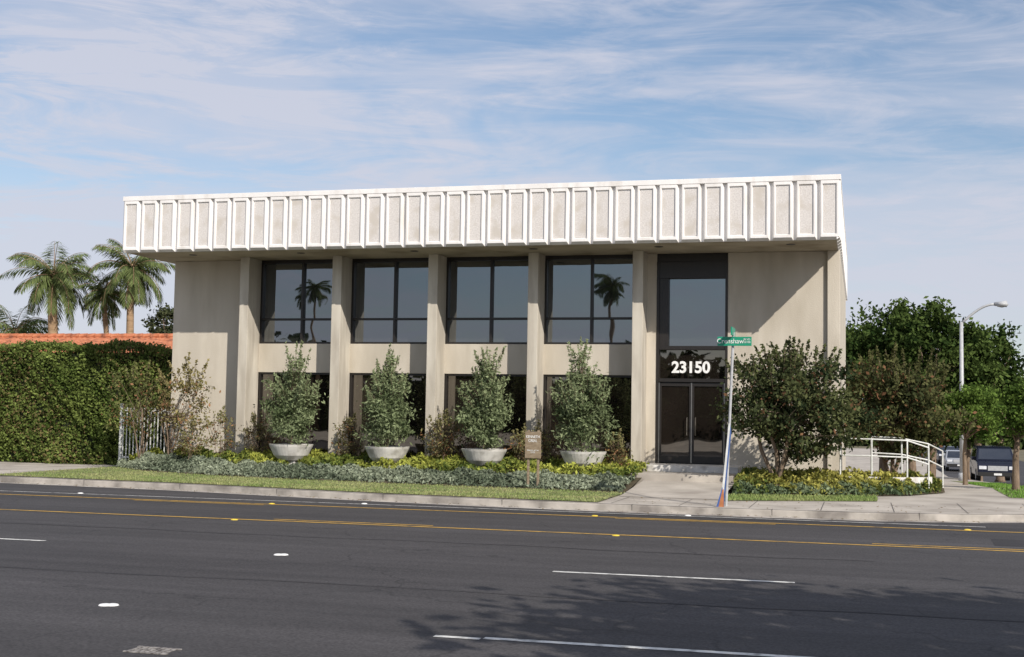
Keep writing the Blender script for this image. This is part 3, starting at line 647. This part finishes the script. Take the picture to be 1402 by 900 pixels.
# ---------------------------------------------------------------- sky
SUN=Vector((1.0,-1.0,1.0)).normalized()
el=math.asin(SUN.z); az=math.atan2(SUN.x,SUN.y)
w=bpy.data.worlds.new('World'); S.world=w; w.use_nodes=True; nt=w.node_tree; N=nt.nodes;K=nt.links; N.clear()
out=N.new('ShaderNodeOutputWorld'); bg=N.new('ShaderNodeBackground'); bg.inputs['Strength'].default_value=.12
sky=N.new('ShaderNodeTexSky'); sky.sky_type='NISHITA'; sky.sun_disc=False; sky.sun_elevation=el; sky.sun_rotation=az; sky.air_density=1.0; sky.dust_density=.8; sky.ozone_density=2.0
tc=N.new('ShaderNodeTexCoord')
def cloud(scale,stretch,rot,loc,lo,hi,detail=6,rough=.6,dist=.4):
    mp=N.new('ShaderNodeMapping'); mp.inputs['Rotation'].default_value=rot; mp.inputs['Scale'].default_value=stretch; mp.inputs['Location'].default_value=loc
    K.new(tc.outputs['Generated'],mp.inputs[0])
    t=N.new('ShaderNodeTexNoise'); t.inputs['Scale'].default_value=scale; t.inputs['Detail'].default_value=detail; t.inputs['Roughness'].default_value=rough; t.inputs['Distortion'].default_value=dist
    K.new(mp.outputs[0],t.inputs['Vector'])
    r=N.new('ShaderNodeMapRange'); r.interpolation_type='SMOOTHSTEP'; r.inputs['From Min'].default_value=lo; r.inputs['From Max'].default_value=hi
    K.new(t.outputs['Fac'],r.inputs[0]); return r.outputs[0]
c1=cloud(2.6,(1,1,4.2),(0,math.radians(5),0),(3.1,.4,.2),.38,.60,detail=5,dist=.7)
c2=cloud(6.0,(1,1,7),(0,math.radians(-6),0),(1.3,5.2,0),.38,.68,detail=6,rough=.68,dist=1.0)
def mth(op,a,bb):
    m=N.new('ShaderNodeMath'); m.operation=op; m.use_clamp=True
    for i,v in enumerate((a,bb)):
        if isinstance(v,(int,float)): m.inputs[i].default_value=v
        else: K.new(v,m.inputs[i])
    return m.outputs[0]
cs=mth('ADD',mth('MULTIPLY',c1,.58),mth('MULTIPLY',c2,.42))
sx=N.new('ShaderNodeSeparateXYZ'); K.new(tc.outputs['Generated'],sx.inputs[0])
hz=N.new('ShaderNodeMapRange'); hz.inputs['From Min'].default_value=0; hz.inputs['From Max'].default_value=.24; hz.inputs['To Min'].default_value=.40; hz.inputs['To Max'].default_value=.03
K.new(sx.outputs['Z'],hz.inputs[0])
wv=N.new('ShaderNodeMapRange'); wv.inputs['From Min'].default_value=-.15; wv.inputs['From Max'].default_value=-.6; wv.inputs['To Min'].default_value=0; wv.inputs['To Max'].default_value=.42
K.new(sx.outputs['X'],wv.inputs[0])
fac=mth('MULTIPLY',mth('ADD',mth('ADD',cs,hz.outputs[0]),mth('MULTIPLY',wv.outputs[0],mth('ADD',c2,.35))),.86)
mx=N.new('ShaderNodeMix'); mx.data_type='RGBA'; K.new(fac,mx.inputs[0]); K.new(sky.outputs[0],mx.inputs[6]); mx.inputs[7].default_value=(5.3,5.4,6.2,1)
K.new(mx.outputs[2],bg.inputs[0]); K.new(bg.outputs[0],out.inputs[0])
sl=bpy.data.lights.new('sun','SUN'); sl.energy=4.8; sl.angle=math.radians(.5); sl.color=(1,.93,.84)
so=bpy.data.objects.new('sun',sl); COL.objects.link(so); so.rotation_euler=SUN.to_track_quat('Z','Y').to_euler()

# ---------------------------------------------------------------- camera
yaw,pitch,roll=.2647,.0656,.0166
cam=bpy.data.cameras.new('camera'); co=bpy.data.objects.new('camera',cam); COL.objects.link(co)
cam.sensor_width=36; cam.lens=1761.5488/1402*36; cam.clip_end=3000; cam.clip_start=.1
R=Matrix.Rotation(yaw,4,'Z')@Matrix.Rotation(math.pi/2+pitch,4,'X')@Matrix.Rotation(roll,4,'Z')
co.matrix_world=Matrix.Translation((21.8059,-36.1739,1.65))@R
S.camera=co
S.view_settings.view_transform='Standard'; S.view_settings.look='None'; S.view_settings.exposure=0
